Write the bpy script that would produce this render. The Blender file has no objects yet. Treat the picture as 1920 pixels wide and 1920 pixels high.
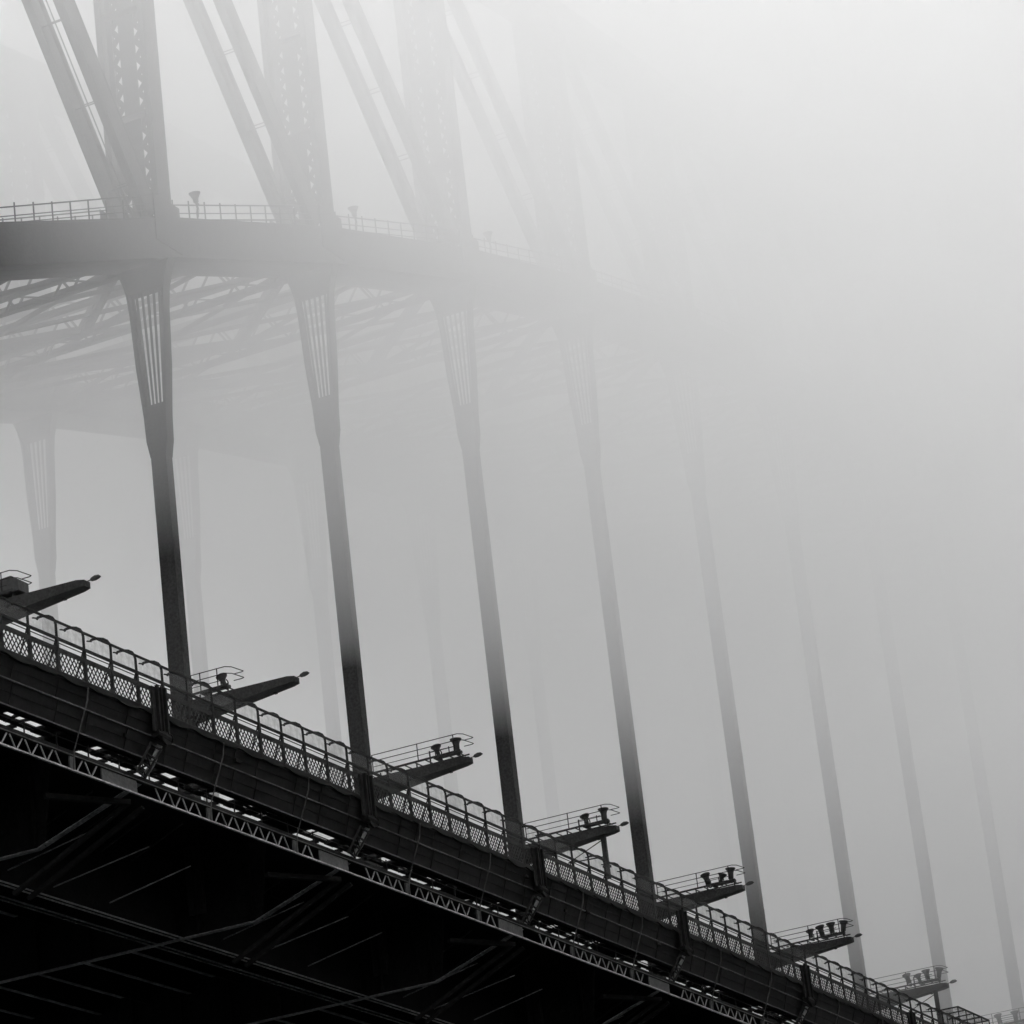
import bpy, bmesh, math, random
from mathutils import Vector, Matrix
random.seed(7)
S = bpy.context.scene
COL = S.collection
P = 18.29            # panel length of the bridge (m)
R = math.radians

# ------------------------------------------------------------------ profile functions
def zd(x):           # road level: shallow vertical curve
    n = x / P
    return 0.0372 * n - 0.02095 * n * n
def zb(n): return 23.1 + 7.6 * n - 0.45 * n * n          # underside of lower chord
CH = 2.2             # depth of the lower chord
def zu(n): return zb(n) + 18.3 + 0.21 * (n - 8.57) ** 2   # upper chord axis

# ------------------------------------------------------------------ materials
def new_mat(name):
    m = bpy.data.materials.new(name); m.use_nodes = True
    nt = m.node_tree; nt.nodes.clear()
    out = nt.nodes.new('ShaderNodeOutputMaterial')
    return m, nt, out
def steel(name, lo, hi, rough=.62, scale=1.2, streak=True, spec=.3):
    m, nt, out = new_mat(name)
    b = nt.nodes.new('ShaderNodeBsdfPrincipled')
    tc = nt.nodes.new('ShaderNodeTexCoord')
    mp = nt.nodes.new('ShaderNodeMapping'); mp.inputs['Scale'].default_value = (1, 1, .25 if streak else 1)
    n1 = nt.nodes.new('ShaderNodeTexNoise'); n1.inputs['Scale'].default_value = scale; n1.inputs['Detail'].default_value = 6; n1.inputs['Roughness'].default_value = .65
    n2 = nt.nodes.new('ShaderNodeTexNoise'); n2.inputs['Scale'].default_value = scale * 9; n2.inputs['Detail'].default_value = 4
    mx = nt.nodes.new('ShaderNodeMath'); mx.operation = 'MULTIPLY'
    cr = nt.nodes.new('ShaderNodeValToRGB')
    cr.color_ramp.elements[0].position = .14; cr.color_ramp.elements[0].color = (lo, lo, lo, 1)
    cr.color_ramp.elements[1].position = .42; cr.color_ramp.elements[1].color = (hi, hi, hi, 1)
    bp = nt.nodes.new('ShaderNodeBump'); bp.inputs['Strength'].default_value = .25; bp.inputs['Distance'].default_value = .02
    L = nt.links.new
    L(tc.outputs['Object'], mp.inputs['Vector']); L(mp.outputs[0], n1.inputs['Vector']); L(tc.outputs['Object'], n2.inputs['Vector'])
    L(n1.outputs['Fac'], mx.inputs[0]); L(n2.outputs['Fac'], mx.inputs[1]); L(mx.outputs[0], cr.inputs[0])
    L(cr.outputs[0], b.inputs['Base Color']); L(n2.outputs['Fac'], bp.inputs['Height']); L(bp.outputs[0], b.inputs['Normal'])
    b.inputs['Roughness'].default_value = rough
    b.inputs['Specular IOR Level'].default_value = spec
    L(b.outputs[0], out.inputs['Surface'])
    return m
M_STEEL = steel('weathered_bridge_steel', .012, .05, scale=.9)
M_DARK = steel('sooty_deck_steel', .008, .022, rough=.8, scale=.6, spec=.15)
M_FASC = steel('grimy_deck_fascia', .003, .013, rough=.75, scale=.5, spec=.2)
M_FENCE = steel('dark_fence_iron', .010, .022, rough=.6, scale=2, spec=.2)
M_PALE = steel('pale_painted_edge_light', .16, .42, rough=.6, scale=1.5, streak=False)  # sky light caught on underdeck bars and flanges, put into the colour
M_LINE = steel('grey_painted_edge_light', .03, .14, rough=.6, scale=.7, streak=False)  # dimmer light on fascia and truss edges, painted grey
M_WHITE = steel('white_painted_edge_light', .20, .60, rough=.6, scale=.9, streak=False)  # brightest edge light under the deck, painted in
M_BRACE = steel('dull_bracing_paint', .005, .025, rough=.7, scale=.5, streak=False)
M_PLATE = steel('grey_gusset_paint', .05, .10, rough=.7, scale=.8)
M_CONC = steel('deck_concrete', .03, .07, rough=.9, scale=1, streak=False)
M_LAMP = steel('floodlight_housing', .035, .06, rough=.5, scale=4, streak=False)
M_ROAD = steel('pale_bounce_road', .22, .32, rough=.8, scale=.7, streak=False)  # tone picked pale so the unseen road top bounces light upward
M_GND = steel('quay_paving', .10, .22, rough=.9, scale=.8, streak=False)

def glass_mat():
    m, nt, out = new_mat('lamp_glass')
    b = nt.nodes.new('ShaderNodeBsdfPrincipled'); b.inputs['Base Color'].default_value = (.25, .25, .25, 1); b.inputs['Roughness'].default_value = .15
    nt.links.new(b.outputs[0], out.inputs[0]); return m
M_GLASS = glass_mat()
def net_mat():
    # fine woven-wire netting, far below the size of a pixel: mostly open, with dirt caught in it
    m, nt, out = new_mat('fine_wire_netting')
    d = nt.nodes.new('ShaderNodeBsdfDiffuse'); d.inputs['Color'].default_value = (.22, .22, .22, 1)
    t = nt.nodes.new('ShaderNodeBsdfTransparent'); mix = nt.nodes.new('ShaderNodeMixShader')
    tc = nt.nodes.new('ShaderNodeTexCoord'); n = nt.nodes.new('ShaderNodeTexNoise'); n.inputs['Scale'].default_value = 3; n.inputs['Detail'].default_value = 5
    mr = nt.nodes.new('ShaderNodeMapRange'); mr.inputs['From Min'].default_value = .35; mr.inputs['From Max'].default_value = .65
    mr.inputs['To Min'].default_value = .84; mr.inputs['To Max'].default_value = .68
    L = nt.links.new
    L(tc.outputs['Object'], n.inputs['Vector']); L(n.outputs['Fac'], mr.inputs['Value']); L(mr.outputs[0], mix.inputs[0])
    L(d.outputs[0], mix.inputs[1]); L(t.outputs[0], mix.inputs[2]); L(mix.outputs[0], out.inputs[0])
    return m
M_NET = net_mat()
def water_mat():
    m, nt, out = new_mat('harbour_water')
    b = nt.nodes.new('ShaderNodeBsdfPrincipled'); b.inputs['Base Color'].default_value = (.012, .014, .015, 1); b.inputs['Roughness'].default_value = .12
    b.inputs['IOR'].default_value = 1.33
    tc = nt.nodes.new('ShaderNodeTexCoord'); n = nt.nodes.new('ShaderNodeTexNoise'); n.inputs['Scale'].default_value = .35; n.inputs['Detail'].default_value = 8
    bp = nt.nodes.new('ShaderNodeBump'); bp.inputs['Strength'].default_value = .7; bp.inputs['Distance'].default_value = .6
    nt.links.new(tc.outputs['Object'], n.inputs['Vector']); nt.links.new(n.outputs['Fac'], bp.inputs['Height']); nt.links.new(bp.outputs[0], b.inputs['Normal'])
    nt.links.new(b.outputs[0], out.inputs[0]); return m
def volume_mat(name, dens, aniso, col=.98):
    m, nt, out = new_mat(name)
    v = nt.nodes.new('ShaderNodeVolumePrincipled')
    v.inputs['Color'].default_value = (col, col, col, 1); v.inputs['Density'].default_value = dens; v.inputs['Anisotropy'].default_value = aniso
    nt.links.new(v.outputs[0], out.inputs['Volume']); return m

# ------------------------------------------------------------------ mesh builder
class MB:
    def __init__(s): s.v = []; s.f = []
    def add(s, vs, fs):
        o = len(s.v); s.v += [tuple(v) for v in vs]; s.f += [tuple(o + i for i in f) for f in fs]; return s
    def box(s, x0, x1, y0, y1, z0, z1):
        return s.add([(x0,y0,z0),(x1,y0,z0),(x1,y1,z0),(x0,y1,z0),(x0,y0,z1),(x1,y0,z1),(x1,y1,z1),(x0,y1,z1)],
                     [(0,3,2,1),(4,5,6,7),(0,1,5,4),(1,2,6,5),(2,3,7,6),(3,0,4,7)])
    def bar(s, p, q, w, h=None, up=(0,0,1), w2=None, h2=None):
        # box from p to q; w across, h along 'up'
        p = Vector(p); q = Vector(q); h = w if h is None else h; w2 = w if w2 is None else w2; h2 = h if h2 is None else h2
        d = (q - p).normalized(); u = Vector(up)
        if abs(d.dot(u.normalized())) > .98: u = Vector((1, 0, 0)) if abs(d.x) < .9 else Vector((0, 1, 0))
        a = d.cross(u).normalized(); u = a.cross(d).normalized()
        vs = []
        for c, ww, hh in ((p, w, h), (q, w2, h2)):
            for sa, su in ((-1,-1),(1,-1),(1,1),(-1,1)): vs.append(c + a * (sa * ww / 2) + u * (su * hh / 2))
        return s.add(vs, [(0,3,2,1),(4,5,6,7),(0,1,5,4),(1,2,6,5),(2,3,7,6),(3,0,4,7)])
    def tube(s, pts, r, n=6, caps=True):
        pts = [Vector(p) for p in pts]; rings = []; rr = r if isinstance(r, (list, tuple)) else [r] * len(pts)
        ref = Vector((0, 0, 1))
        for i, p in enumerate(pts):
            d = (pts[min(i + 1, len(pts) - 1)] - pts[max(i - 1, 0)]).normalized()
            u = ref if abs(d.dot(ref)) < .95 else Vector((1, 0, 0))
            a = d.cross(u).normalized(); b = a.cross(d)
            rings.append([p + (a * math.cos(2*math.pi*k/n) + b * math.sin(2*math.pi*k/n)) * rr[i] for k in range(n)])
        vs = [v for g in rings for v in g]; fs = []
        for i in range(len(pts) - 1):
            for k in range(n): fs.append((i*n+k, i*n+(k+1)%n, (i+1)*n+(k+1)%n, (i+1)*n+k))
        if caps: fs.append(tuple(reversed(range(n)))); fs.append(tuple((len(pts)-1)*n + k for k in range(n)))
        return s.add(vs, fs)
    def prism(s, poly, a0, a1, axis='x'):
        # polygon of (u, v) extruded along an axis; axis x: (u,v)=(y,z); axis y: (x,z)
        n = len(poly)
        mk = (lambda t, u, v: (t, u, v)) if axis == 'x' else (lambda t, u, v: (u, t, v))
        vs = [mk(a0, u, v) for u, v in poly] + [mk(a1, u, v) for u, v in poly]
        fs = [tuple(range(n)), tuple(reversed(range(n, 2*n)))] + [(i, i+n, (i+1)%n+n, (i+1)%n) for i in range(n)]
        return s.add(vs, fs)
    def lathe(s, prof, n=20, tilt=None, at=(0,0,0)):
        vs = []; fs = []
        for r, z in prof:
            for k in range(n): vs.append(Vector((r*math.cos(2*math.pi*k/n), r*math.sin(2*math.pi*k/n), z)))
        for i in range(len(prof)-1):
            for k in range(n): fs.append((i*n+k, i*n+(k+1)%n, (i+1)*n+(k+1)%n, (i+1)*n+k))
        fs.append(tuple(reversed(range(n)))); fs.append(tuple((len(prof)-1)*n+k for k in range(n)))
        if tilt: vs = [tilt @ v for v in vs]
        return s.add([v + Vector(at) for v in vs], fs)
    def build(s, name, mat, parent=None, bevel=0, smooth=False, **kw):
        me = bpy.data.meshes.new(name); me.from_pydata(s.v, [], s.f); me.materials.append(mat)
        bm = bmesh.new(); bm.from_mesh(me); bmesh.ops.recalc_face_normals(bm, faces=bm.faces); bm.to_mesh(me); bm.free()
        if smooth:
            for p in me.polygons: p.use_smooth = True
        me.update()
        o = bpy.data.objects.new(name, me); COL.objects.link(o)
        if parent: o.parent = parent
        if bevel:
            b = o.modifiers.new('edge', 'BEVEL'); b.width = bevel; b.segments = 1; b.limit_method = 'ANGLE'
        tag(o, **kw); return o
def tag(o, label=None, cat=None, group=None, kind=None):
    if label: o['label'] = label
    if cat: o['category'] = cat
    if group: o['group'] = group
    if kind: o['kind'] = kind
    return o
def empty(name, loc=(0,0,0), **kw):
    o = bpy.data.objects.new(name, None); COL.objects.link(o); o.location = loc; o.empty_display_size = .5
    return tag(o, **kw)
def child_copy(o, parent, loc):
    c = o.copy(); COL.objects.link(c); c.parent = parent; c.location = loc; return c
def lace(mb, p, q, side, half, w, pitch, t=.06):
    """zig-zag lacing between two parallel lines p->q offset by +-half along 'side'"""
    p = Vector(p); q = Vector(q); side = Vector(side).normalized(); d = q - p; n = max(2, int(d.length / pitch))
    nrm = d.cross(side).normalized()
    for i in range(n):
        a = p + d * (i / n) + side * (half if i % 2 else -half)
        b = p + d * ((i + 1) / n) - side * (half if i % 2 else -half)
        mb.bar(a, b, w, t, up=nrm)

# ------------------------------------------------------------------ setting
w = MB().box(-3000, 3000, -3000, 3000, -52.0, -48.6).build('water', water_mat(), kind='structure')
w['label'] = 'dark rippled harbour water below the bridge'
g = MB().prism([(-260, -52), (-260, -47.4), (-74, -47.4), (-74, -52)], -420, -98, 'x').build('ground', M_GND, kind='structure')

# ------------------------------------------------------------------ the two arches
N0, N1 = -3, 13
def arch(y0, near):
    nm = 'near' if near else 'far'
    A = empty('steel_arch', (N0 * P, y0, zb(N0)), cat='bridge arch',
              label=('riveted dark steel arch chord and posts above the floodlight arms, clearer in the fog' if near
                     else 'pale ghostly steel arch deeper in the fog behind the bracing'))
    off = Vector(A.location)
    def B(mb, name, mat=M_STEEL, parent=A, **kw):
        mb.v = [tuple(Vector(v) - off) for v in mb.v] if parent is A else mb.v
        return mb.build(name, mat, parent, **kw)
    # lower chord: deep plated box, one mesh, kinked at the nodes
    c = MB()
    for n in range(N0, N1):
        x0, x1, a, b = n * P, (n + 1) * P, zb(n), zb(n + 1)
        for yy, t in ((-1.42, .12), (-.5, .08), (.5, .08), (1.42, .12)):
            c.add([(x0, y0+yy-t, a), (x1, y0+yy-t, b), (x1, y0+yy+t, b), (x0, y0+yy+t, a),
                   (x0, y0+yy-t, a+CH), (x1, y0+yy-t, b+CH), (x1, y0+yy+t, b+CH), (x0, y0+yy+t, a+CH)],
                  [(0,3,2,1),(4,5,6,7),(0,1,5,4),(1,2,6,5),(2,3,7,6),(3,0,4,7)])
        for dz in (0.06, CH-.02):     # cover plates
            c.bar((x0, y0, a+dz), (x1, y0, b+dz), 3.16, .1)
        c.box(x0-1.4, x0+1.1, y0-1.60, y0-1.54, a+.5, a+CH+.9)   # gusset plates at the node
        c.box(x0-1.4, x0+1.1, y0+1.54, y0+1.60, a+.5, a+CH+.9)
    B(c, 'lower_chord')
    # upper chord (in the fog above)
    c = MB()
    for n in range(N0, N1):
        c.bar((n*P, y0, zu(n)), ((n+1)*P, y0, zu(n+1)), 3.0, 1.2)
    B(c, 'upper_chord')
    for n in range(N0, N1 + 1):
        x, a, b = n * P, zb(n) + CH - .1, zu(n) - .55
        m = MB()
        for s in (-1, 1):
            m.box(x-.55, x+.55, y0+s*1.30-.14, y0+s*1.30+.14, a, b)
            m.box(x-.62, x-.55, y0+s*1.27-.17, y0+s*1.27+.17, a, b)
            m.box(x+.55, x+.62, y0+s*1.27-.17, y0+s*1.27+.17, a, b)
        for sx in (0,):
            m.box(x+sx-.03, x+sx+.03, y0-.46, y0+.46, a, b)
            for s in (-1, 1):
                lace(m, (x, y0+s*.68, a), (x, y0+s*.68, b), (0,1,0), .20, .30, .50, .05); m.box(x-.04, x+.04, y0+s*1.05-.2, y0+s*1.05+.2, a, b)
        k = a
        while k < b:
            m.box(x-.60, x+.60, y0-1.2, y0+1.2, k, k+.10); k += 6.1
        B(m, 'vertical_post')
        if n > N0:       # diagonal rising back towards the bank
            p = Vector((x - .6, y0, zb(n) + CH + .2)); q = Vector((x - P + .8, y0, zu(n-1) - .8))
            d = (q - p).normalized(); up = Vector((d.z, 0, -d.x))
            m = MB()
            for s in (-1, 1):
                o = Vector((0, s * .92, 0))
                m.bar(p + o, q + o, .24, 1.25, up=up)
                for e in (-.6, .6): m.bar(p + o*.9 + up*e, q + o*.9 + up*e, .46, .09, up=up)
            L = (q - p).length; k = 1.8
            while k < L:
                c0 = p + d * k
                m.bar(c0 + Vector((0,-.85,0)) + up*.55, c0 + Vector((0,.85,0)) + up*.55, .06, .06, up=up)
                m.bar(c0 + Vector((0,-.85,0)) - up*.55, c0 + Vector((0,.85,0)) - up*.55, .06, .06, up=up); k += 4.4
            if n == 1 and near:
                for e in (-.28, .1): m.bar(p + Vector((0, e, 0)), q + Vector((0, e, 0)), .05, .05, up=up)
            B(m, 'diagonal')
    # climbing handrail on the top of the chord
    m = MB()
    for s in (-1.4, 1.4):
        for n in range(N0, N1):
            x0, x1, a, b = n*P + .8, (n+1)*P - .8, zb(n) + CH, zb(n+1) + CH
            for h, r in ((1.05, .028), (.58, .02), (.22, .02)): m.bar((x0, y0+s, a+h), (x1, y0+s, b+h), r*2)
            for i in range(11):
                t = i/10; x = x0+(x1-x0)*t; z = a+(b-a)*(x-n*P)/P
                m.bar((x, y0+s, z), (x, y0+s, z+1.07), .055)
    B(m, 'handrail', M_FENCE)
    return A
arch(0, True); arch(30, False)

# lattice bracing between the arches
BR = empty('lattice_bracing', (0, 15, zb(0)), cat='bracing', label='latticed cross struts and diagonals spanning between the two foggy arches')
boff = Vector(BR.location)
def bracing_piece(name, p, q, hw, hh, heavy=True):
    """laced box girder: four flange plates and zig-zag lacing on every face"""
    m = MB(); p = Vector(p) - boff; q = Vector(q) - boff; d = (q-p).normalized(); side = d.cross(Vector((0,0,1))).normalized(); up = side.cross(d).normalized()
    for s in (-1, 1):
        for u in (-1, 1):
            o = side*s*hw + up*u*hh
            m.bar(p+o, q+o, (.40 if heavy else .12), .12, up=up); m.bar(p+o-up*u*.12, q+o-up*u*.12, .1, .42 if heavy else .12, up=up)
    for u in (-1, 1): lace(m, p+up*u*hh, q+up*u*hh, side, hw, .13, hw*1.9, .05)
    for s in (-1, 1): lace(m, p+side*s*hw, q+side*s*hw, up, hh, .14, hh*1.3, .05)
    return m.build(name, M_STEEL, BR)
for n in range(-2, 12):
    x = n*P
    bracing_piece('cross_strut', (x, 1.5, zb(n)+1.5), (x, 28.5, zb(n)+1.5), .75, 1.25)
    bracing_piece('lateral_diagonal', (x, 1.5, zb(n)+.7), (x+P, 15, zb(n+1)+.7), .22, .22, False)
    bracing_piece('lateral_diagonal', (x, 28.5, zb(n)+.7), (x+P, 15, zb(n+1)+.7), .22, .22, False)
    # slender sway bars, crossing each other
    m = MB()
    for k in range(2):
        ya, yb = 1.6 + k*13.3, 1.6 + (k+1)*13.3
        for a, b in ((0, 1), (1, 0)):
            xa, xb = x + a*P*.5, x + b*P*.5
            za = zb(n) + .5 + (zb(n+1)-zb(n))*a*.5; zc = zb(n) + .5 + (zb(n+1)-zb(n))*b*.5
            m.bar(Vector((xa, ya, za))-boff, Vector((xb, yb, zc))-boff, .2)
            m.bar(Vector((xa+P/2, ya, za+(zb(n+1)-zb(n))*.5))-boff, Vector((xb+P/2, yb, zc+(zb(n+1)-zb(n))*.5))-boff, .2)
        m.bar(Vector((x+P/2, ya, zb(n+.5)+.6))-boff, Vector((x+P/2, yb, zb(n+.5)+.6))-boff, .3)
    m.build('sway_bars', M_STEEL, BR)

# ------------------------------------------------------------------ hangers
PROF = [(-10.5, .44), (-9.6, .60), (-8.3, .64), (-5.6, .86), (-2.6, .99), (-1.5, 1.10), (-.8, 1.28), (-.3, 1.46), (0, 1.56)]
def pw(t):
    for (a, u), (b, v) in zip(PROF, PROF[1:]):
        if a <= t <= b: return u + (v-u)*(t-a)/(b-a)
    return PROF[-1][1]
def hanger_head_mesh():
    m = MB()
    for s in (-1, 1):     # curved outer flange
        for (a, u), (b, v) in zip(PROF, PROF[1:]):
            m.add([(-.32, s*(u-.12), a), (.32, s*(u-.12), a), (.32, s*u, a), (-.32, s*u, a),
                   (-.32, s*(v-.12), b), (.32, s*(v-.12), b), (.32, s*v, b), (-.32, s*v, b)],
                  [(0,3,2,1),(4,5,6,7),(0,1,5,4),(1,2,6,5),(2,3,7,6),(3,0,4,7)])
    for sx in (-.26, .26):
        # solid plate in the neck and under the chord
        for a, b in ((-10.5, -9.6), (-9.6, -8.3), (-8.3, -7.7)):
            u, v = pw(a)-.1, pw(b)-.1
            m.add([(sx-.03,-u,a),(sx+.03,-u,a),(sx+.03,u,a),(sx-.03,u,a),(sx-.03,-v,b),(sx+.03,-v,b),(sx+.03,v,b),(sx-.03,v,b)],
                  [(0,3,2,1),(4,5,6,7),(0,1,5,4),(1,2,6,5),(2,3,7,6),(3,0,4,7)])
        for a, b in ((-1.5, -.8), (-.8, -.3), (-.3, 0)):
            u, v = pw(a)-.1, pw(b)-.1
            m.add([(sx-.03,-u,a),(sx+.03,-u,a),(sx+.03,u,a),(sx-.03,u,a),(sx-.03,-v,b),(sx+.03,-v,b),(sx+.03,v,b),(sx-.03,v,b)],
                  [(0,3,2,1),(4,5,6,7),(0,1,5,4),(1,2,6,5),(2,3,7,6),(3,0,4,7)])
    for k in range(-2, 3):    # fins that fan out from the neck, with open slots between them
        f = k / 2.9
        m.bar((0, f*(pw(-7.8)-.10), -7.8), (0, f*(pw(-1.5)-.12), -1.45), .085, .07, up=(1,0,0), w2=.12)
    for s in (-1, 1):
        m.bar((0, s*(pw(-7.8)-.15), -7.8), (0, s*(pw(-1.5)-.18), -1.45), .10, .06, up=(1,0,0), w2=.20)
    return m
HEAD = hanger_head_mesh()
pos_near = ['first dark near hanger, thickest of its row, beside the arm with one floodlight',
            'second near hanger, beside the root of the two-lamp arm without a post',
            'third near hanger, just left of the arm with the drooping post',
            'fourth near hanger, rising right of the drooping post',
            'fifth near hanger, crossing behind the tip of the three-floodlight arm',
            'sixth near hanger, crossing behind the tip of the first four-floodlight arm',
            'seventh near hanger, behind the second four-floodlight arm and fading early',
            'eighth near hanger, faint, last one standing fully inside the picture']
pos_far = ['pale far hanger with ribbed head seen above the nearest floodlight arm',
           'pale far hanger just right of the first near hanger',
           'very pale far hanger close left of the second near hanger',
           'barely visible far hanger behind the arm with two floodlights',
           'barely visible far hanger left of the arm with the drooping post']
head_src = None
def hanger(n, y0, label, group):
    global head_src
    x = n * P; z0 = zd(x) - 3.6; H = zb(n) - 10.5
    t = empty('steel_hanger', (x, y0, z0), cat='hanger', label=label, group=group)
    m = MB(); h = H - z0 + .02
    m.box(-.30, .30, -.43, -.37, 0, h); m.box(-.30, .30, .37, .43, 0, h); m.box(-.04, .04, -.37, .37, 0, h)
    for sx in (-.26, .26):
        m.box(sx-.02, sx+.02, -.37, .37, 0, h)
    k = 2.2
    while k < h:                      # splice plates
        for s in (-1, 1): m.box(-.24, .24, s*.45-.012, s*.45+.012, k, k+.55)
        k += 5.4
    m.build('shaft', M_STEEL, t)
    if head_src is None:
        head_src = HEAD.build('flared_head', M_STEEL, t); head_src.location = (0, 0, zb(n) - z0)
    else: child_copy(head_src, t, (0, 0, zb(n) - z0))
for n in range(-1, 11):
    hanger(n, 0, pos_near[n-1] if 1 <= n <= 8 else ('near row hanger lost in fog beyond the eighth' if n > 8 else 'near row hanger before the first floodlit bay'),
           'hangers of the near arch')
for n in range(1, 11):
    hanger(n, 30, pos_far[n-3] if 3 <= n <= 7 else ('far row hanger swallowed by the fog' if n > 7 else 'far row hanger beyond the edge of view'),
           'hangers of the far arch')

# ------------------------------------------------------------------ deck
X0, X1 = -60, 320
D = empty('bridge_deck', (0, 0, -1), cat='bridge deck', label='black steel underside and plated edge of the bridge deck running down across the picture')
def D_build(mb, name, mat, **kw):
    mb.v = [(v[0], v[1], v[2] + 1) for v in mb.v]; return mb.build(name, mat, D, **kw)
def along(mb, y0, y1, z0, z1, xa=X0, xb=X1, step=P/2, yl0=None, yl1=None):
    """strip following the road's curve; yl: y range of the lower edge when it slants"""
    yl0 = y0 if yl0 is None else yl0; yl1 = y1 if yl1 is None else yl1
    n = max(1, int(math.ceil((xb-xa)/step))); xs = [xa+(xb-xa)*i/n for i in range(n+1)]; vs = []; fs = []
    for x in xs:
        z = zd(x); vs += [(x, yl0, z+z0), (x, yl1, z+z0), (x, y1, z+z1), (x, y0, z+z1)]
    for i in range(n):
        for k in range(4): fs.append((i*4+k, i*4+(k+1)%4, i*4+4+(k+1)%4, i*4+4+k))
    fs += [(0,1,2,3), tuple(n*4+k for k in (3,2,1,0))]
    mb.add(vs, fs); return mb
def bandx(n, a, b): return n*P + a, n*P + b
# walkway slab, inner edge at -6.25; the two slots let light through from above
m = MB(); along(m, -9.46, -5.56, -.24, -.08); D_build(m, 'walkway_slab', M_CONC)
m = MB(); along(m, -3.95, 39.4, -.24, -.12); D_build(m, 'road_slab', M_DARK)
m = MB(); along(m, -3.8, 39.2, -.118, -.05); D_build(m, 'road_surface', M_ROAD)  # added top sheet, pale to bounce light into the fog
m = MB(); along(m, -9.38, -5.7, -.078, -.05); D_build(m, 'walkway_paving', M_ROAD)
m = MB(); along(m, -5.66, -5.54, -.30, -.05); along(m, -4.70, -4.52, -.18, -.06); along(m, -3.97, -3.90, -.20, -.10)
D_build(m, 'edge_stringer', M_DARK)
# things that block the slots here and there: ties, trays, pipe boxes
m = MB(); rnd = random.Random(11)
x = X0
while x < X1:
    L = rnd.uniform(.3, 1.3); z = zd(x)
    m.box(x, x+L, -5.6, -4.6, z-.26, z-.10); 
    gap = rnd.uniform(.5, 3.0)
    for k in range(rnd.randint(1, 4)):
        xx = x + L + gap*rnd.random(); yy = -5.4+rnd.random()*.6
        m.bar((xx, -5.6, z-.2), (xx+rnd.uniform(-.6, .6), -4.6, z-.2), rnd.uniform(.04, .12))
        if rnd.random() < .6: m.tube([(x+L, yy, z-.22), (x+L+gap, yy+.1, z-.22)], rnd.uniform(.03, .08), 6)
    x += L + gap
x = X0
while x < X1:
    z = zd(x); m.box(x, x+.12, -4.55, -3.95, z-.25, z-.08); x += 2.35
for n in range(-3, 17):      # solid stretch next to each girder
    a, b = bandx(n, -3.2, 1.6); z = zd(n*P); m.box(n*P-1.5, n*P+.7, -5.6, -4.6, z-.32, z-.09); m.box(n*P-1.1, n*P+.7, -4.55, -3.95, z-.32, z-.11)
D_build(m, 'slot_blocking', M_DARK)
# plated fascia, slanting in below the walkway
FP = MB(); along(FP, -9.50, -9.44, -2.05, -.06, yl0=-8.90, yl1=-8.84)
m = FP      # plate seams, a conduit and odd fixings on the fascia
rnd = random.Random(5); x = X0
while x < 230:
    z = zd(x); x += rnd.uniform(1.6, 3.6)
    m.bar((x, -9.49, z-.30), (x, -9.23, z-1.02), .05, .03); m.bar((x+.2, -9.22, z-1.12), (x+.2, -8.95, z-1.96), .05, .03)
    if rnd.random() < .3: t = rnd.uniform(.1, .8); m.box(x, x+rnd.uniform(.15, .5), -9.56+t*.5, -9.42+t*.5, z-.5-t*1.3, z-.35-t*1.3)
D_build(FP, 'fascia_plate', M_FASC)
m = MB()
for zz in (-.62, -1.52): along(m, -9.52+(-zz)*.3-.03, -9.52+(-zz)*.3+.015, zz-.012, zz+.012)
D_build(m, 'conduit', M_FASC)
m = MB()
for zz, yy, hh in ((-1.07, -9.21, .05), (-2.03, -8.92, .05)):
    along(m, yy-.05, yy+.03, zz-hh/2, zz+hh/2)
D_build(m, 'fascia_flange', M_LINE)  # light along the fascia edges painted as grey strips
# scalloped lower edging under the fence
m = MB(); xs = []; x = X0; st = .34
vs = []; fs = []; i = 0
while x < X1:
    t = ((x - .35) / 2.032) % 1.0; z = zd(x); sag = .16 * math.sin(math.pi*t) ** .8 + .03*math.sin(x*1.7)
    vs += [(x, -9.56, z-.05), (x, -9.52, z-.05), (x, -9.52+.03, z-.16-sag), (x, -9.60+.03, z-.16-sag)]
    if i:
        b = (i-1)*4
        for k in range(4): fs.append((b+k, b+(k+1)%4, b+4+(k+1)%4, b+4+k))
    i += 1; x += st
m.add(vs, fs); D_build(m, 'edge_skirt', M_FASC)
# cross girders
GP0 = [(-9.30,-.26),(-9.30,-.85),(-4.6,-.60),(-3.9,-.62),(-3.35,-4.45),(33,-4.5),(36.6,-3.6),(38.2,-3.1),(39.3,-1.35),(39.3,-.26)]
GP = [(-9.30,-.30),(-9.30,-1.35),(-8.85,-2.1),(-8.2,-2.75),(-6.6,-3.3),(-3.0,-4.5),(33,-4.5),(36.6,-3.6),(38.2,-3.1),(39.3,-1.35),(39.3,-.30)]
g0 = None
for n in range(-3, 17):
    z = zd(n*P)
    if g0 is None:
        m = MB(); m.prism(GP0, -.06, .06, 'x')
        for yy in range(-3, 35, 3): m.box(-.28, .28, yy, yy+.1, -4.4, -.55)
        g0 = m.build('cross_girder', M_DARK, D); g0.location = (n*P, 0, z+1)
        f = MB()
        for (a, b), (c, e) in zip(GP[1:9], GP[2:10]): f.bar((0, a, b-.03), (0, c, e-.03), .36, .045)
        f0 = f.build('bottom_flange', M_WHITE, g0)  # edge light painted onto the flange
    else:
        c = child_copy(g0, D, (n*P, 0, z+1)); child_copy(f0, c, (0, 0, 0))
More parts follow.
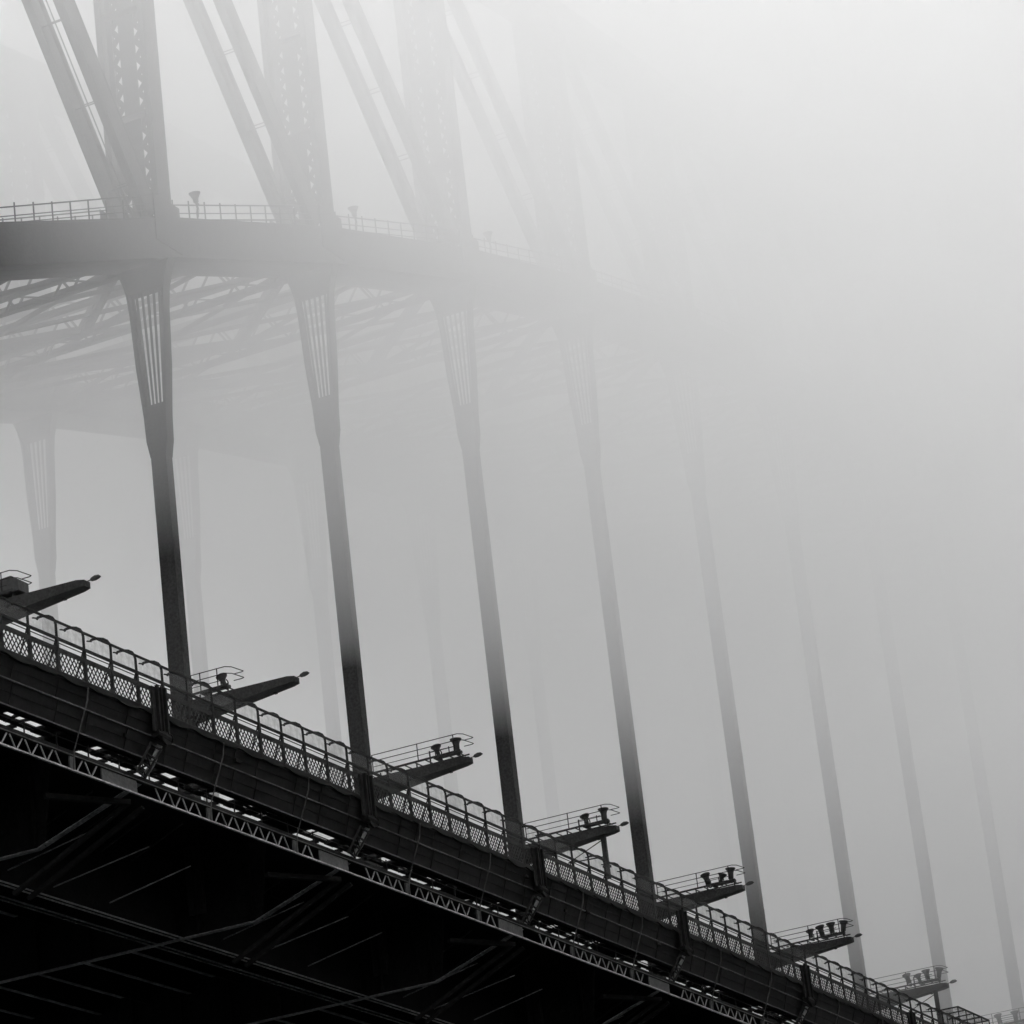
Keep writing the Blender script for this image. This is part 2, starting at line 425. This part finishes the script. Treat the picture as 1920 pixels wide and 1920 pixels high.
# knuckle at the girder end: pin plate, drum and small lattice bracket
k0 = None
for n in range(-1, 11):
    z = zd(n*P)
    if k0 is None:
        k0 = MB().box(-.85, .35, -9.62, -9.50, -1.0, 1.0).build('girder_end_post', M_DARK, D, bevel=.02)
        q = MB(); q.box(-.62, -.5, -9.78, -9.63, -1.0, 1.05); q.box(0, .12, -9.78, -9.63, -1.0, 1.05); q.box(-.25, -.15, -9.72, -9.63, -1.0, 1.05)
        q.tube([(-.7, -9.55, -1.05), (-.2, -9.60, -1.12), (.22, -9.60, -1.16)], .20, 10); q.prism([(-.5, -1.35), (-.15, -1.5), (.22, -1.38), (.3, -1.1), (.1, -.9), (-.4, -.95)], -9.74, -9.62, 'y')
        q.tube([(.22, -9.60, -1.16), (.27, -9.60, -1.16)], .25, 12)
        q1 = q.build('pin_lug', M_FASC, k0)
        q = MB()
        a, b = Vector((-.95, -9.45, -1.5)), Vector((-1.15, -8.75, -2.7)); c, e = Vector((-.15, -9.45, -1.6)), Vector((-.45, -8.7, -2.8))
        q.bar(a, b, .09); q.bar(c, e, .09)
        for t in (.05, .35, .65, .95): q.bar(a.lerp(b, t), c.lerp(e, t), .07)
        q.bar(a.lerp(b, .35), c.lerp(e, .65), .06); q.bar(a.lerp(b, .65), c.lerp(e, .95), .05)
        q2 = q.build('lattice_bracket', M_BRACE, k0)
        k0.location = (n*P, 0, z+1)
    else:
        c = child_copy(k0, D, (n*P, 0, z+1)); child_copy(q1, c, (0,0,0)); child_copy(q2, c, (0,0,0))
# bottom flange pair on the hanger line, stringers and wind bracing
m = MB(); along(m, 1.30, 1.42, -4.45, -.6); along(m, 2.6, 2.72, -4.45, -.6); D_build(m, 'longitudinal_girder', M_DARK)
m = MB()
for ya in (.98, 1.30, 2.40, 2.74): along(m, ya, ya+.05, -4.52, -4.46)
D_build(m, 'girder_flange', M_WHITE)  # thin strips, white for light on the flange edges
for i, yy in enumerate((5.6, 8.4, 11.2, 14.0, 16.8, 19.6, 22.4, 25.2, 28, 31, 34, 37)):
    m = MB(); along(m, yy-.05, yy+.05, -2.3, -.55); D_build(m, 'stringer', M_DARK)
    m = MB()
    for n in range(-3, 16):
        a = n*P + .6 + (i % 3)*.5; along(m, yy-.12, yy+.12, -2.38, -2.34, a, (n+1)*P - .6 - (i % 2)*2.2, step=20)
    D_build(m, 'stringer_flange', M_WHITE if i % 2 == 0 else M_PALE)  # light on the stringer flanges put into their colour
for n in range(-1, 8):
    z = zd(n*P)
    for dx in (.0, 1.1):      # raking knee struts from the girder end to the hanger line
        D_build(MB().bar((n*P+dx, -7.6, z-3.5), (n*P+dx, -1.6, z-6.2), .22, .16), 'knee_brace', M_BRACE)
    D_build(MB().bar((n*P-3.2, -5.5, z-3.4), (n*P, -7.6, z-3.5), .3, .2), 'corner_brace', M_BRACE)
    for k in range(4): D_build(MB().bar((n*P+4+k*2.5, -3.4, z-1.2), (n*P+3.2+k*2.5, -1.0, z-2.6), .07), 'deck_strut', M_BRACE)

# a few thin stay rods, light on them painted as pale colour
for n in range(-1, 6):
    z = zd(n*P)
    for a, b, c, d in ((3.2, -3.9, 2.4, .2), (7.4, -4.0, 6.3, .4), (11.6, -3.6, 10.6, .2)):
        D_build(MB().bar((n*P+a, b, z-3.2), (n*P+c, d, z-4.3), .05), 'stay_rod', M_PALE)

# ------------------------------------------------------------------ maintenance truss hung under the walkway
T = empty('inspection_truss', (0, -8.5, -4), cat='truss', label='slender lattice truss with pale zigzag bars hung below the walkway edge')
def T_build(mb, name, mat): mb.v = [(v[0], v[1]+8.5, v[2]+4+TUP) for v in mb.v]; return mb.build(name, mat, T)
TA, TB = -42, 230; TUP = .46
m = MB(); along(m, -8.64, -8.46, -3.44, -3.34, TA, TB); along(m, -8.50, -8.30, -3.34, -3.12, TA, TB); T_build(m, 'top_chord', M_DARK)
m = MB(); along(m, -8.66, -8.62, -3.41, -3.37, TA, TB); T_build(m, 'top_chord_edge', M_LINE)  # added strip: light on the chord edge, painted grey
m = MB(); along(m, -8.62, -8.50, -4.04, -3.97, TA, TB); T_build(m, 'bottom_chord', M_WHITE)  # light on the lower chord painted white
m = MB(); x = TA; i = 0; last = None
rods = [a*P + b for a in range(-2, 12) for b in (.27*P, .68*P)]
def in_plate(x):
    f = x - round(x/P)*P
    return -3.7 < f < -.9 or any(abs(x-r) < .34 for r in rods) or -.9 <= f < .5
while x < TB:
    if not in_plate(x) and not in_plate(x+.55):
        z = zd(x); a, b = (x, x+.42) if i % 2 else (x+.42, x+.06)
        m.bar((a, -8.57, z-3.96), (b, -8.57, z-3.44), .045, .05, up=(0,1,0))
    elif m.v: T_build(m, 'zigzag_lattice', M_PALE); m = MB()
    x += .545; i += 1
if m.v: T_build(m, 'zigzag_lattice', M_PALE)  # light on the zigzag bars painted pale
for n in range(-2, 12):
    z = zd(n*P); m = MB(); m.box(n*P-3.65, n*P-.95, -8.60, -8.54, z-3.98+.02, z-3.42); T_build(m, 'gusset_plate', M_PLATE)
for r in rods:
    z = zd(r); m = MB(); m.box(r-.20, r+.20, -8.61, -8.53, z-3.98, z-3.42); T_build(m, 'splice_plate', M_PLATE)
    m = MB(); m.tube([(r, -9.60, z-.25-TUP), (r, -9.52, z-.8-TUP), (r, -8.72, z-3.2), (r, -8.64, z-4.0)], .032, 6); T_build(m, 'hanging_rod', M_PLATE)
# handrail posts seen between fascia and truss
m = MB(); x = TA
while x < TB:
    z = zd(x); m.bar((x, -8.48, z-3.3), (x, -8.48, z-2.6), .05); x += 2.35
for h in (-2.72,): along(m, -8.50, -8.46, h-.02, h+.02, TA, TB)
T_build(m, 'rail', M_FENCE)

# ------------------------------------------------------------------ walkway fence with its safety cage
F = empty('walkway_fence', (0, -9.46, 0), cat='fence', label='iron lattice fence with curved safety cage along the edge of the bridge walkway')
SP = 2.032; K0, K1 = -12, 85
def fx(k): return SP*k + .35
post = MB(); post.box(-.07, .07, -.05, .05, -.02, 1.42)
post.tube([(0, 0, 1.42), (0, 0, 2.0), (0, .04, 2.18), (0, .14, 2.33), (0, .32, 2.45), (0, .60, 2.53), (0, .84, 2.53), (0, .92, 2.46)], .06, 8)
post.bar((0, .03, 1.42), (0, .62, -.02), .05)
latt = MB()
W, Z0, Z1, q = SP-.11, .04, .84, .125
latt.box(-W/2, W/2, -.03, .03, Z1, Z1+.20)     # top band
latt.box(-W/2, W/2, -.03, .03, Z0-.10, Z0)
latt.box(-W/2, -W/2+.07, -.028, .028, Z0, Z1); latt.box(W/2-.07, W/2, -.028, .028, Z0, Z1)
latt.box(-.02, .05, -.028, .028, Z0, Z1) if False else None
step = .285; hw = W/2 - .06; hh = (Z1-Z0)/2; zc = (Z0+Z1)/2; sl = 1.25
for s, yo in ((1, -.014), (-1, .014)):
    c = -hw - hh/sl
    while c < hw + hh/sl:
        # line x = c + s*z/sl, clipped to the opening
        pts = []
        xa, xb = c - s*hh/sl, c + s*hh/sl; za, zz = -hh, hh
        def clip(x, z):
            if x < -hw: return -hw, s*(-hw-c)*sl
            if x > hw: return hw, s*(hw-c)*sl
            return x, z
        (xa, za), (xb, zz) = clip(xa, za), clip(xb, zz)
        if abs(zz-za) > .05: latt.bar((xa, yo, zc+za), (xb, yo, zc+zz), .05, .022, up=(0,1,0))
        c += step
for sx in (-1, 1):      # rounded corners
    for sz in (-1, 1):
        X, Z = sx*W/2, zc+sz*hh
        latt.prism([(X, Z), (X-sx*.20, Z), (X-sx*.12, Z-sz*.06), (X-sx*.07, Z-sz*.14), (X-sx*.05, Z-sz*.22), (X, Z-sz*.24)], -.02, .02, 'y')
net = MB()
prof = [(0, 1.46), (0, 1.98), (.05, 2.15), (.14, 2.29), (.30, 2.40)]
for (ya, za), (yb, zz) in zip(prof, prof[1:]):
    net.add([(-W/2, ya, za), (W/2, ya, za), (W/2, yb, zz), (-W/2, yb, zz)], [(0,1,2,3)])
ps = ls = ns = None
for k in range(K0, K1):
    x = fx(k); z = zd(x)
    if ps is None: ps = post.build('fence_post', M_FENCE, F); ps.location = (x, 0, z)
    else: child_copy(ps, F, (x, 0, z)).rotation_euler = (R(random.gauss(0, .5)), R(random.gauss(0, .7)), R(random.gauss(0, 4)))
    if k == K1-1: break
    xm = x + SP/2; z1 = zd(x+SP); zm = (z+z1)/2; sh = math.atan2(z1-z, SP)
    if ls is None:
        ls = latt.build('lattice_panel', M_FENCE, F); ls.location = (xm, 0, zm)
        ns = net.build('netting_panel', M_NET, F); ns.location = (xm, 0, zm)
    else:
        for o in (child_copy(ls, F, (xm, 0, zm)), child_copy(ns, F, (xm, 0, zm))): o.rotation_euler = (0, -sh, 0)
xa, xb = fx(K0), fx(K1-1)
def F_along(name, specs, mat=M_FENCE):
    m = MB()
    for y, z, r in specs: along(m, y-r, y+r, z-r, z+r, xa, xb, step=SP)
    m.v = [(v[0], v[1], v[2]) for v in m.v]; m.build(name, mat, F)
F_along('top_rail', [(0, 2.16, .04)])
F_along('hand_rail', [(0, 1.42, .05)])
F_along('wire_rail', [(0, 1.24, .016)])
# hooked cable brackets near the top of each cage bay
m = MB()
for k in range(K0, K1-1):
    x = fx(k); z = zd(x); m.bar((x, .90, z+2.50), (x-.2, .95, z+2.48), .06, .05)
m.build('cage_hook', M_FENCE, F)

# ------------------------------------------------------------------ floodlight arms
def rod(m, pts, r): 
    for a, b in zip(pts, pts[1:]): m.tube([a, b], r, 6)
def floodlight_meshes(kind):
    if kind == 'bowl':
        prof = [(.05, 0), (.10, .02), (.11, .18), (.13, .26), (.20, .38), (.27, .46), (.285, .49), (.285, .52), (.24, .53)]
        g = [(.24, .535), (.16, .56), (.0, .575)]
    else:
        prof = [(.10, 0), (.155, .02), (.16, .22), (.165, .36), (.20, .48), (.28, .58), (.295, .61), (.295, .64), (.25, .64)]
        g = [(.25, .645), (.17, .67), (.0, .69)]
    return prof, g
def floodlight(loc, kind, tilt, label, yaw=0, group='floodlights on the outrigger arms', s=1.0):
    t = empty('floodlight', loc, cat='floodlight', label=label, group=group); t.rotation_euler = (0, 0, yaw)
    rot = Matrix.Rotation(R(tilt), 3, 'X')
    prof, g = floodlight_meshes(kind)
    prof = [(a*s, b*s) for a, b in prof]; g = [(a*s, b*s) for a, b in g]
    MB().lathe(prof, 20, rot, (0, 0, .20)).build('housing', M_LAMP, t, smooth=True)
    MB().lathe(g, 20, rot, (0, 0, .20)).build('lens', M_GLASS, t, smooth=True)
    y = MB(); y.box(-.22*s, .22*s, -.06, .06, 0, .05)
    for sx in (-1, 1):
        y.bar((sx*.24*s, 0, .03), (sx*.26*s, 0, .36*s+.05), .035, .06)
        y.bar((sx*.26*s, 0, .36*s+.05), (sx*.14*s, 0, .40*s+.1), .035, .05)
    y.tube([(.2, .1, .03), (.33, .12, .22), (.22, .1, .4)], .018, 6)
    y.build('yoke', M_FENCE, t)
    return t
arm_labels = ['dark floodlight arm with a boxed cabinet at its root, at the left border',
              'floodlight arm carrying a single floodlight near its root, beside the first near hanger',
              'floodlight arm with two lamps near its tip and no post hanging from it',
              'floodlight arm with two lamps and a post drooping from its tip',
              'floodlight arm carrying three lamps, its tip crossing the fifth near hanger',
              'floodlight arm with four lamps, its tip crossing the sixth near hanger',
              'floodlight arm with four lamps and a post dropping beside the seventh near hanger',
              'last faint floodlight arm at the bottom right corner',
              'fog-hidden floodlight arm beyond the bottom right corner']
def arm(n):
    x = n*P; z = zd(x)
    t = empty('lamp_outrigger', (x, 0, z), cat='lighting arm', label=arm_labels[n], group='floodlight arms along the near hangers')
    # tapered box arm: root at the hanger, tip above the fence
    yr, yt = -.45, -6.35
    m = MB(); st = [(yr, 5.92, 6.75, .62), (-2.0, 6.06, 6.78, .56), (-4.2, 6.26, 6.78, .44), (-6.0, 6.42, 6.78, .34), (yt, 6.46, 6.74, .24)]
    vs = []; fs = []
    for y, za, zz, hw in st: vs += [(-hw, y, za), (hw, y, za), (hw, y, zz), (-hw, y, zz)]
    for i in range(len(st)-1):
        for k in range(4): fs.append((i*4+k, i*4+(k+1)%4, i*4+4+(k+1)%4, i*4+4+k))
    fs += [(0,1,2,3), (19,18,17,16)]
    m.add(vs, fs); m.box(-.5, .5, -.50, -.42, 5.7, 6.95)
    m.box(.12, .30, -5.1, -4.95, 6.26, 6.45)
    m.build('arm_beam', M_STEEL, t)
    # tip marker lamp on a short rod
    m = MB(); m.tube([(0, yt, 6.72), (0, yt-.22, 6.74)], .025, 6)
    m.tube([(0, yt-.14, 6.74), (0, yt-.24, 6.75), (0, yt-.42, 6.78), (0, yt-.60, 6.79), (0, yt-.70, 6.77)], [.02, .09, .12, .09, .02], 10)
    m.build('tip_lamp', M_LAMP, t, smooth=True)
    # platform and U-shaped guard rail
    ye = -2.95 if n in (0, 1) else -6.1
    m = MB(); m.bar((-.62, -.55, 7.0), (-.62, ye, 7.06), .07, .10); m.bar((.42, -.9, 7.02), (.42, ye, 7.06), .05, .07)
    y = -.9
    while y > ye: m.bar((-.62, y, 7.02), (.42, y, 7.02), .05, .05); y -= .62
    for y in (-1.2, ye*.55, ye+.2): m.bar((-.3, y, 6.72), (-.3, y, 7.02), .06)
    m.build('platform', M_STEEL, t)
    m = MB(); ya = -.95
    for h in ((7.97, 7.64) if n in (0, 1) else (7.97, 7.64)):
        rod(m, [(-.62, ya, h), (-.62, ye+.1, h), (-.35, ye-.12, h), (.55, ye-.25, h-.02), (.62, ye-.12, h-.02), (.62, ye+.35, h-.02)], .022)
    rod(m, [(-.62, ya, 7.33), (-.62, ye+.3, 7.33)], .018)
    ys = [ya, (ya+ye)/2-.1, ye+.35] if n > 1 else [ya, ya-.5, ye+.55]
    for y in ys: rod(m, [(-.62, y, 6.98), (-.62, y, 7.99)], .03)
    if n > 1:
        y = (ya+ye)/2-.3; rod(m, [(.40, y, 6.95), (.40, y, 7.75)], .045); rod(m, [(.40, y, 7.7), (.40, ye+.9, 7.68)], .022); rod(m, [(.4, (y+ye)/2, 7.2), (.4, (y+ye)/2, 7.75)], .03)
        rod(m, [(.40, y, 7.4), (.40, ye+.9, 7.38)], .018)
    m.build('guard_rail', M_FENCE, t)
    if n > 0:
        m = MB(); m.tube([(-.15, ye+.15, 7.10), (-.1, ye+1.7, 7.10)], .09, 8); m.box(-.3, .3, ye+1.5, ye+1.75, 7.05, 7.2)
        m.build('conduit', M_LAMP, t)
    if n == 0:
        m = MB(); m.prism([(-1.0, 7.06), (-1.0, 7.75), (-2.7, 7.85), (-3.05, 7.6), (-3.05, 7.06)], -.35, .55, 'x'); m.box(-.4, .6, -3.12, -2.9, 7.05, 7.12)
        m.build('equipment_cabinet', M_PLATE, t, bevel=.04)
    if n in (3, 6):
        m = MB(); d = 2.6 if n == 3 else 3.0
        m.bar((.1, -5.35, 6.5), (.1, -5.35, 6.5-d), .26, .22); m.box(-.05, .28, -5.55, -5.15, 6.5-d*.75, 6.5-d*.7)
        rod(m, [(.1, -5.3, 6.2), (-.3, -3.2, 5.2)], .03); rod(m, [(.1, -5.3, 6.5-d*.5), (-.3, -3.2, 5.2)], .04)
        m.build('hanging_post', M_STEEL, t)
    return t
for n in range(0, 9): arm(n)
specs = {1: [(-2.45, 'bowl', 18)], 2: [(-4.55, 'bowl', 14), (-5.55, 'goblet', 6)], 3: [(-4.55, 'bowl', 16), (-5.55, 'goblet', 6)],
         4: [(-4.12, 'goblet', 14), (-4.87, 'bowl', -16), (-5.62, 'goblet', -4)],
         5: [(-3.6, 'bowl', 10), (-4.3, 'goblet', 16), (-5.05, 'goblet', 3), (-5.75, 'goblet', -4)],
         6: [(-3.6, 'goblet', 12), (-4.35, 'bowl', 20), (-5.0, 'goblet', 6), (-5.75, 'goblet', -6)],
         7: [(-4.0, 'goblet', 10), (-5.2, 'goblet', 8)]}
ordn = ['nearest the hanger', 'second from the hanger', 'third from the hanger', 'at the tip']
where = {1: 'beside the first near hanger', 2: 'right of the second near hanger', 3: 'with the drooping post', 4: 'carrying three lamps',
         5: 'crossing the sixth near hanger', 6: 'beside the seventh near hanger', 7: 'in the bottom right corner'}
for n, L in specs.items():
    for i, (y, kd, tl) in enumerate(L):
        pos = 'alone' if len(L) == 1 else ('at the tip' if i == len(L)-1 else ordn[i])
        if n == 1: lab = 'single bowl floodlight standing alone on the arm beside the first near hanger'
        elif n < 4 and len(L) == 2: lab = ('small tilted bowl floodlight' if i == 0 else 'tall upright floodlight') + ' ' + pos + ' of the arm ' + where[n]
        else: lab = ('bowl' if kd == 'bowl' else 'goblet') + ' floodlight ' + pos + (' of the arm ' if pos == 'at the tip' else ' on the arm ') + where[n]
        floodlight((n*P + (.1 if i % 2 else -.05), y, zd(n*P) + 7.08), kd, -tl + (6 if i % 2 else 0), lab, yaw=R(12*(i-1)), s=1.0 if kd == 'bowl' else 1.05)
# floodlights standing on the lower chord beside the posts
for n, d, lab in ((1, .20, 'hazy floodlight on a bent post on the arch, right of the darkest vertical post'), (2, .20, 'paler floodlight on the arch right of the second vertical post'),
                  (3, .20, 'faintest floodlight on the arch right of the third vertical post')):
    x = (n + d)*P; zt = zb(n) + CH + (zb(n+1)-zb(n))*d
    t = empty('arch_floodlight', (x, -1.2, zt), cat='floodlight', label=lab, group='floodlights on the arch')
    m = MB(); m.tube([(0, 0, 0), (0, 0, .5), (.08, 0, .8), (-.04, 0, 1.1)], .05, 6); m.bar((-.25, 0, 1.08), (.25, 0, 1.08), .06); m.tube([(.1, 0, .3), (.22, 0, .75), (.1, 0, 1.1)], .02, 6)
    m.build('stand', M_FENCE, t)
    m = MB(); m.lathe([(.08, 0), (.13, .05), (.15, .25), (.24, .42), (.30, .52), (.31, .57), (.2, .60), (.08, .62)], 16, Matrix.Rotation(R(-10), 3, 'Y'), (.0, 0, 1.05)); m.build('housing', M_LAMP, t, smooth=True)

# raised netted bay that steps out of the fence far along the walkway
xq = 5.52*P
t = empty('roofed_cage', (xq, -9.62, zd(xq)), cat='cage', label='boxy roofed netting cage rising above the fence near the bottom right corner')
m = MB()
for a in (0, 1.6, 3.2, 4.8, 6.4):
    for b in (0, 1.35): m.bar((a, b, -.05), (a, b, 3.0), .06)
    m.bar((a, 0, 3.0), (a, 1.35, 3.0), .08)
for b in (0, 1.35):
    for h in (1.1, 3.0): m.bar((0, b, h), (6.4, b, h), .09)
m.build('frame', M_FENCE, t)
m = MB(); m.add([(0,0,0),(6.4,0,0),(6.4,0,3.0),(0,0,3.0)], [(0,1,2,3)]); m.add([(0,0,0),(0,1.35,0),(0,1.35,3.0),(0,0,3.0)], [(0,1,2,3)])
m.add([(0,0,3.0),(6.4,0,3.0),(6.4,1.35,3.0),(0,1.35,3.0)], [(0,1,2,3)])
m.build('netting_panel', M_NET, t)

# ------------------------------------------------------------------ air: the low fog bank, one closed volume of even density
# (the air below the road is clear in the photograph; the bank hangs from the arches down to just above the road)
def fog_floor(x, y):
    for (a, u), (b, v) in zip(FLOOR, FLOOR[1:]):
        if x <= b: break
    t = max(0, min(1, (x-a)/(b-a)))
    return u + (v-u)*t + 5.2*max(0, min(y, 60))/30
def fog_top(x):      # unseen top: thin over the near bays, raised beyond to dim the fog
    T = [(-400, 104), (40, 108), (110, 116), (170, 128), (250, 135), (900, 135)]
    for (a, u), (b, v) in zip(T, T[1:]):
        if x <= b: break
    return u + (v-u)*max(0, min(1, (x-a)/(b-a)))
FLOOR = [(-200, 78), (-100, 66), (-60, 52), (-20, 32), (10, 16.8), (28, 12.4), (50, 10.9), (70, 10.7), (90, 8.4), (110, 6.6), (130, 5.8), (150, 5.2)]
def fog_bank():
    rnd = random.Random(3)
    xs = [-400, -320, -250] + [-200 + 10*i for i in range(52)] + [360, 430, 520, 640, 780, 920]
    ys = [-260, -200, -150] + [-110 + 10*i for i in range(30)] + [230, 300, 380, 480, 600]
    ph = [(rnd.uniform(.02, .075), rnd.uniform(.02, .075), rnd.uniform(0, 6.28), rnd.uniform(.3, .8)) for _ in range(8)]
    def und(x, y): return sum(a*math.sin(kx*x+ky*y+p) for kx, ky, p, a in ph)
    nx, ny = len(xs), len(ys); vs = []; fs = []
    for top in (0, 1):
        for x in xs:
            reach = 62 + (520-62)*max(0, min(1, (x-90)/150))      # bank cut narrow over the near bays so sky brightens it sideways
            for y in ys:
                if y > 40: y = 40 + (y-40)*(reach-40)/560
                vs.append((x, y, (fog_top(x) + 2*und(x*.5+40, y*.5)) if top else fog_floor(x, y) + 1.1*und(x, y)*min(1, max(.3, (x+20)/60))))
    def I(t, i, j): return t*nx*ny + i*ny + j
    for i in range(nx-1):
        for j in range(ny-1):
            fs.append((I(0,i,j), I(0,i,j+1), I(0,i+1,j+1), I(0,i+1,j))); fs.append((I(1,i,j), I(1,i+1,j), I(1,i+1,j+1), I(1,i,j+1)))
    for i in range(nx-1):
        fs.append((I(0,i,0), I(0,i+1,0), I(1,i+1,0), I(1,i,0))); fs.append((I(0,i+1,ny-1), I(0,i,ny-1), I(1,i,ny-1), I(1,i+1,ny-1)))
    for j in range(ny-1):
        fs.append((I(0,0,j+1), I(0,0,j), I(1,0,j), I(1,0,j+1))); fs.append((I(0,nx-1,j), I(0,nx-1,j+1), I(1,nx-1,j+1), I(1,nx-1,j)))
    return MB().add(vs, fs)
FG = fog_bank().build('haze', volume_mat('fog_bank', .042, .40, .998), kind='stuff')
FG['label'] = 'thick pale fog bank swallowing the arches and the tops of the hangers'

# ------------------------------------------------------------------ camera
cd = bpy.data.cameras.new('camera'); cam = bpy.data.objects.new('camera', cd); COL.objects.link(cam)
MM = [[0.4423102152828009, -0.8898954766472658, -0.1115693241855458], [0.2668033273411932, 0.24932632480668743, -0.9309416567530208], [0.8562579389273717, 0.3819979376922442, 0.34770665455628286]]
right, down, fwd = (Vector(r) for r in MM)
rot = Matrix((right, -down, -fwd)).transposed()
cam.matrix_world = Matrix.Translation((-124.007, -81.984, -45.862)) @ rot.to_4x4()
cd.sensor_width = 36; cd.lens = 6667.7/1920*36; cd.clip_start = .5; cd.clip_end = 6000
S.camera = cam

# ------------------------------------------------------------------ light
SUN_AZ_RIGHT, SUN_EL = 8, 52          # degrees right of the viewing direction, above the horizon
h = Vector((fwd.x, fwd.y, 0)).normalized(); az = math.atan2(h.y, h.x) - R(SUN_AZ_RIGHT)
sd = Vector((math.cos(az)*math.cos(R(SUN_EL)), math.sin(az)*math.cos(R(SUN_EL)), math.sin(R(SUN_EL))))
ld = bpy.data.lights.new('sun', 'SUN'); ld.energy = .5; ld.angle = R(60); ld.color = (1, .995, .985)
sun = bpy.data.objects.new('sun', ld); COL.objects.link(sun); sun.rotation_euler = (-sd).to_track_quat('-Z', 'Y').to_euler()
W_ = bpy.data.worlds.new('World'); S.world = W_; W_.use_nodes = True
nt = W_.node_tree; nt.nodes.clear()
sk = nt.nodes.new('ShaderNodeTexSky'); sk.sky_type = 'NISHITA'; sk.sun_disc = False; sk.sun_elevation = R(SUN_EL); sk.sun_rotation = math.pi/2 - az
sk.air_density = 1; sk.dust_density = 4; sk.ozone_density = 1
hs = nt.nodes.new('ShaderNodeHueSaturation'); hs.inputs['Saturation'].default_value = 0
bg = nt.nodes.new('ShaderNodeBackground'); bg.inputs['Strength'].default_value = .15
ow = nt.nodes.new('ShaderNodeOutputWorld')
nt.links.new(sk.outputs[0], hs.inputs['Color']); nt.links.new(hs.outputs[0], bg.inputs['Color']); nt.links.new(bg.outputs[0], ow.inputs['Surface'])

S.view_settings.view_transform = 'Standard'; S.view_settings.look = 'None'; S.view_settings.exposure = 1.66; S.view_settings.gamma = 1
c = S.cycles
c.max_bounces = 24; c.diffuse_bounces = 3; c.glossy_bounces = 2; c.transmission_bounces = 4; c.volume_bounces = 18; c.transparent_max_bounces = 48
c.use_denoising = True; c.caustics_reflective = False; c.caustics_refractive = False; c.sample_clamp_indirect = 6
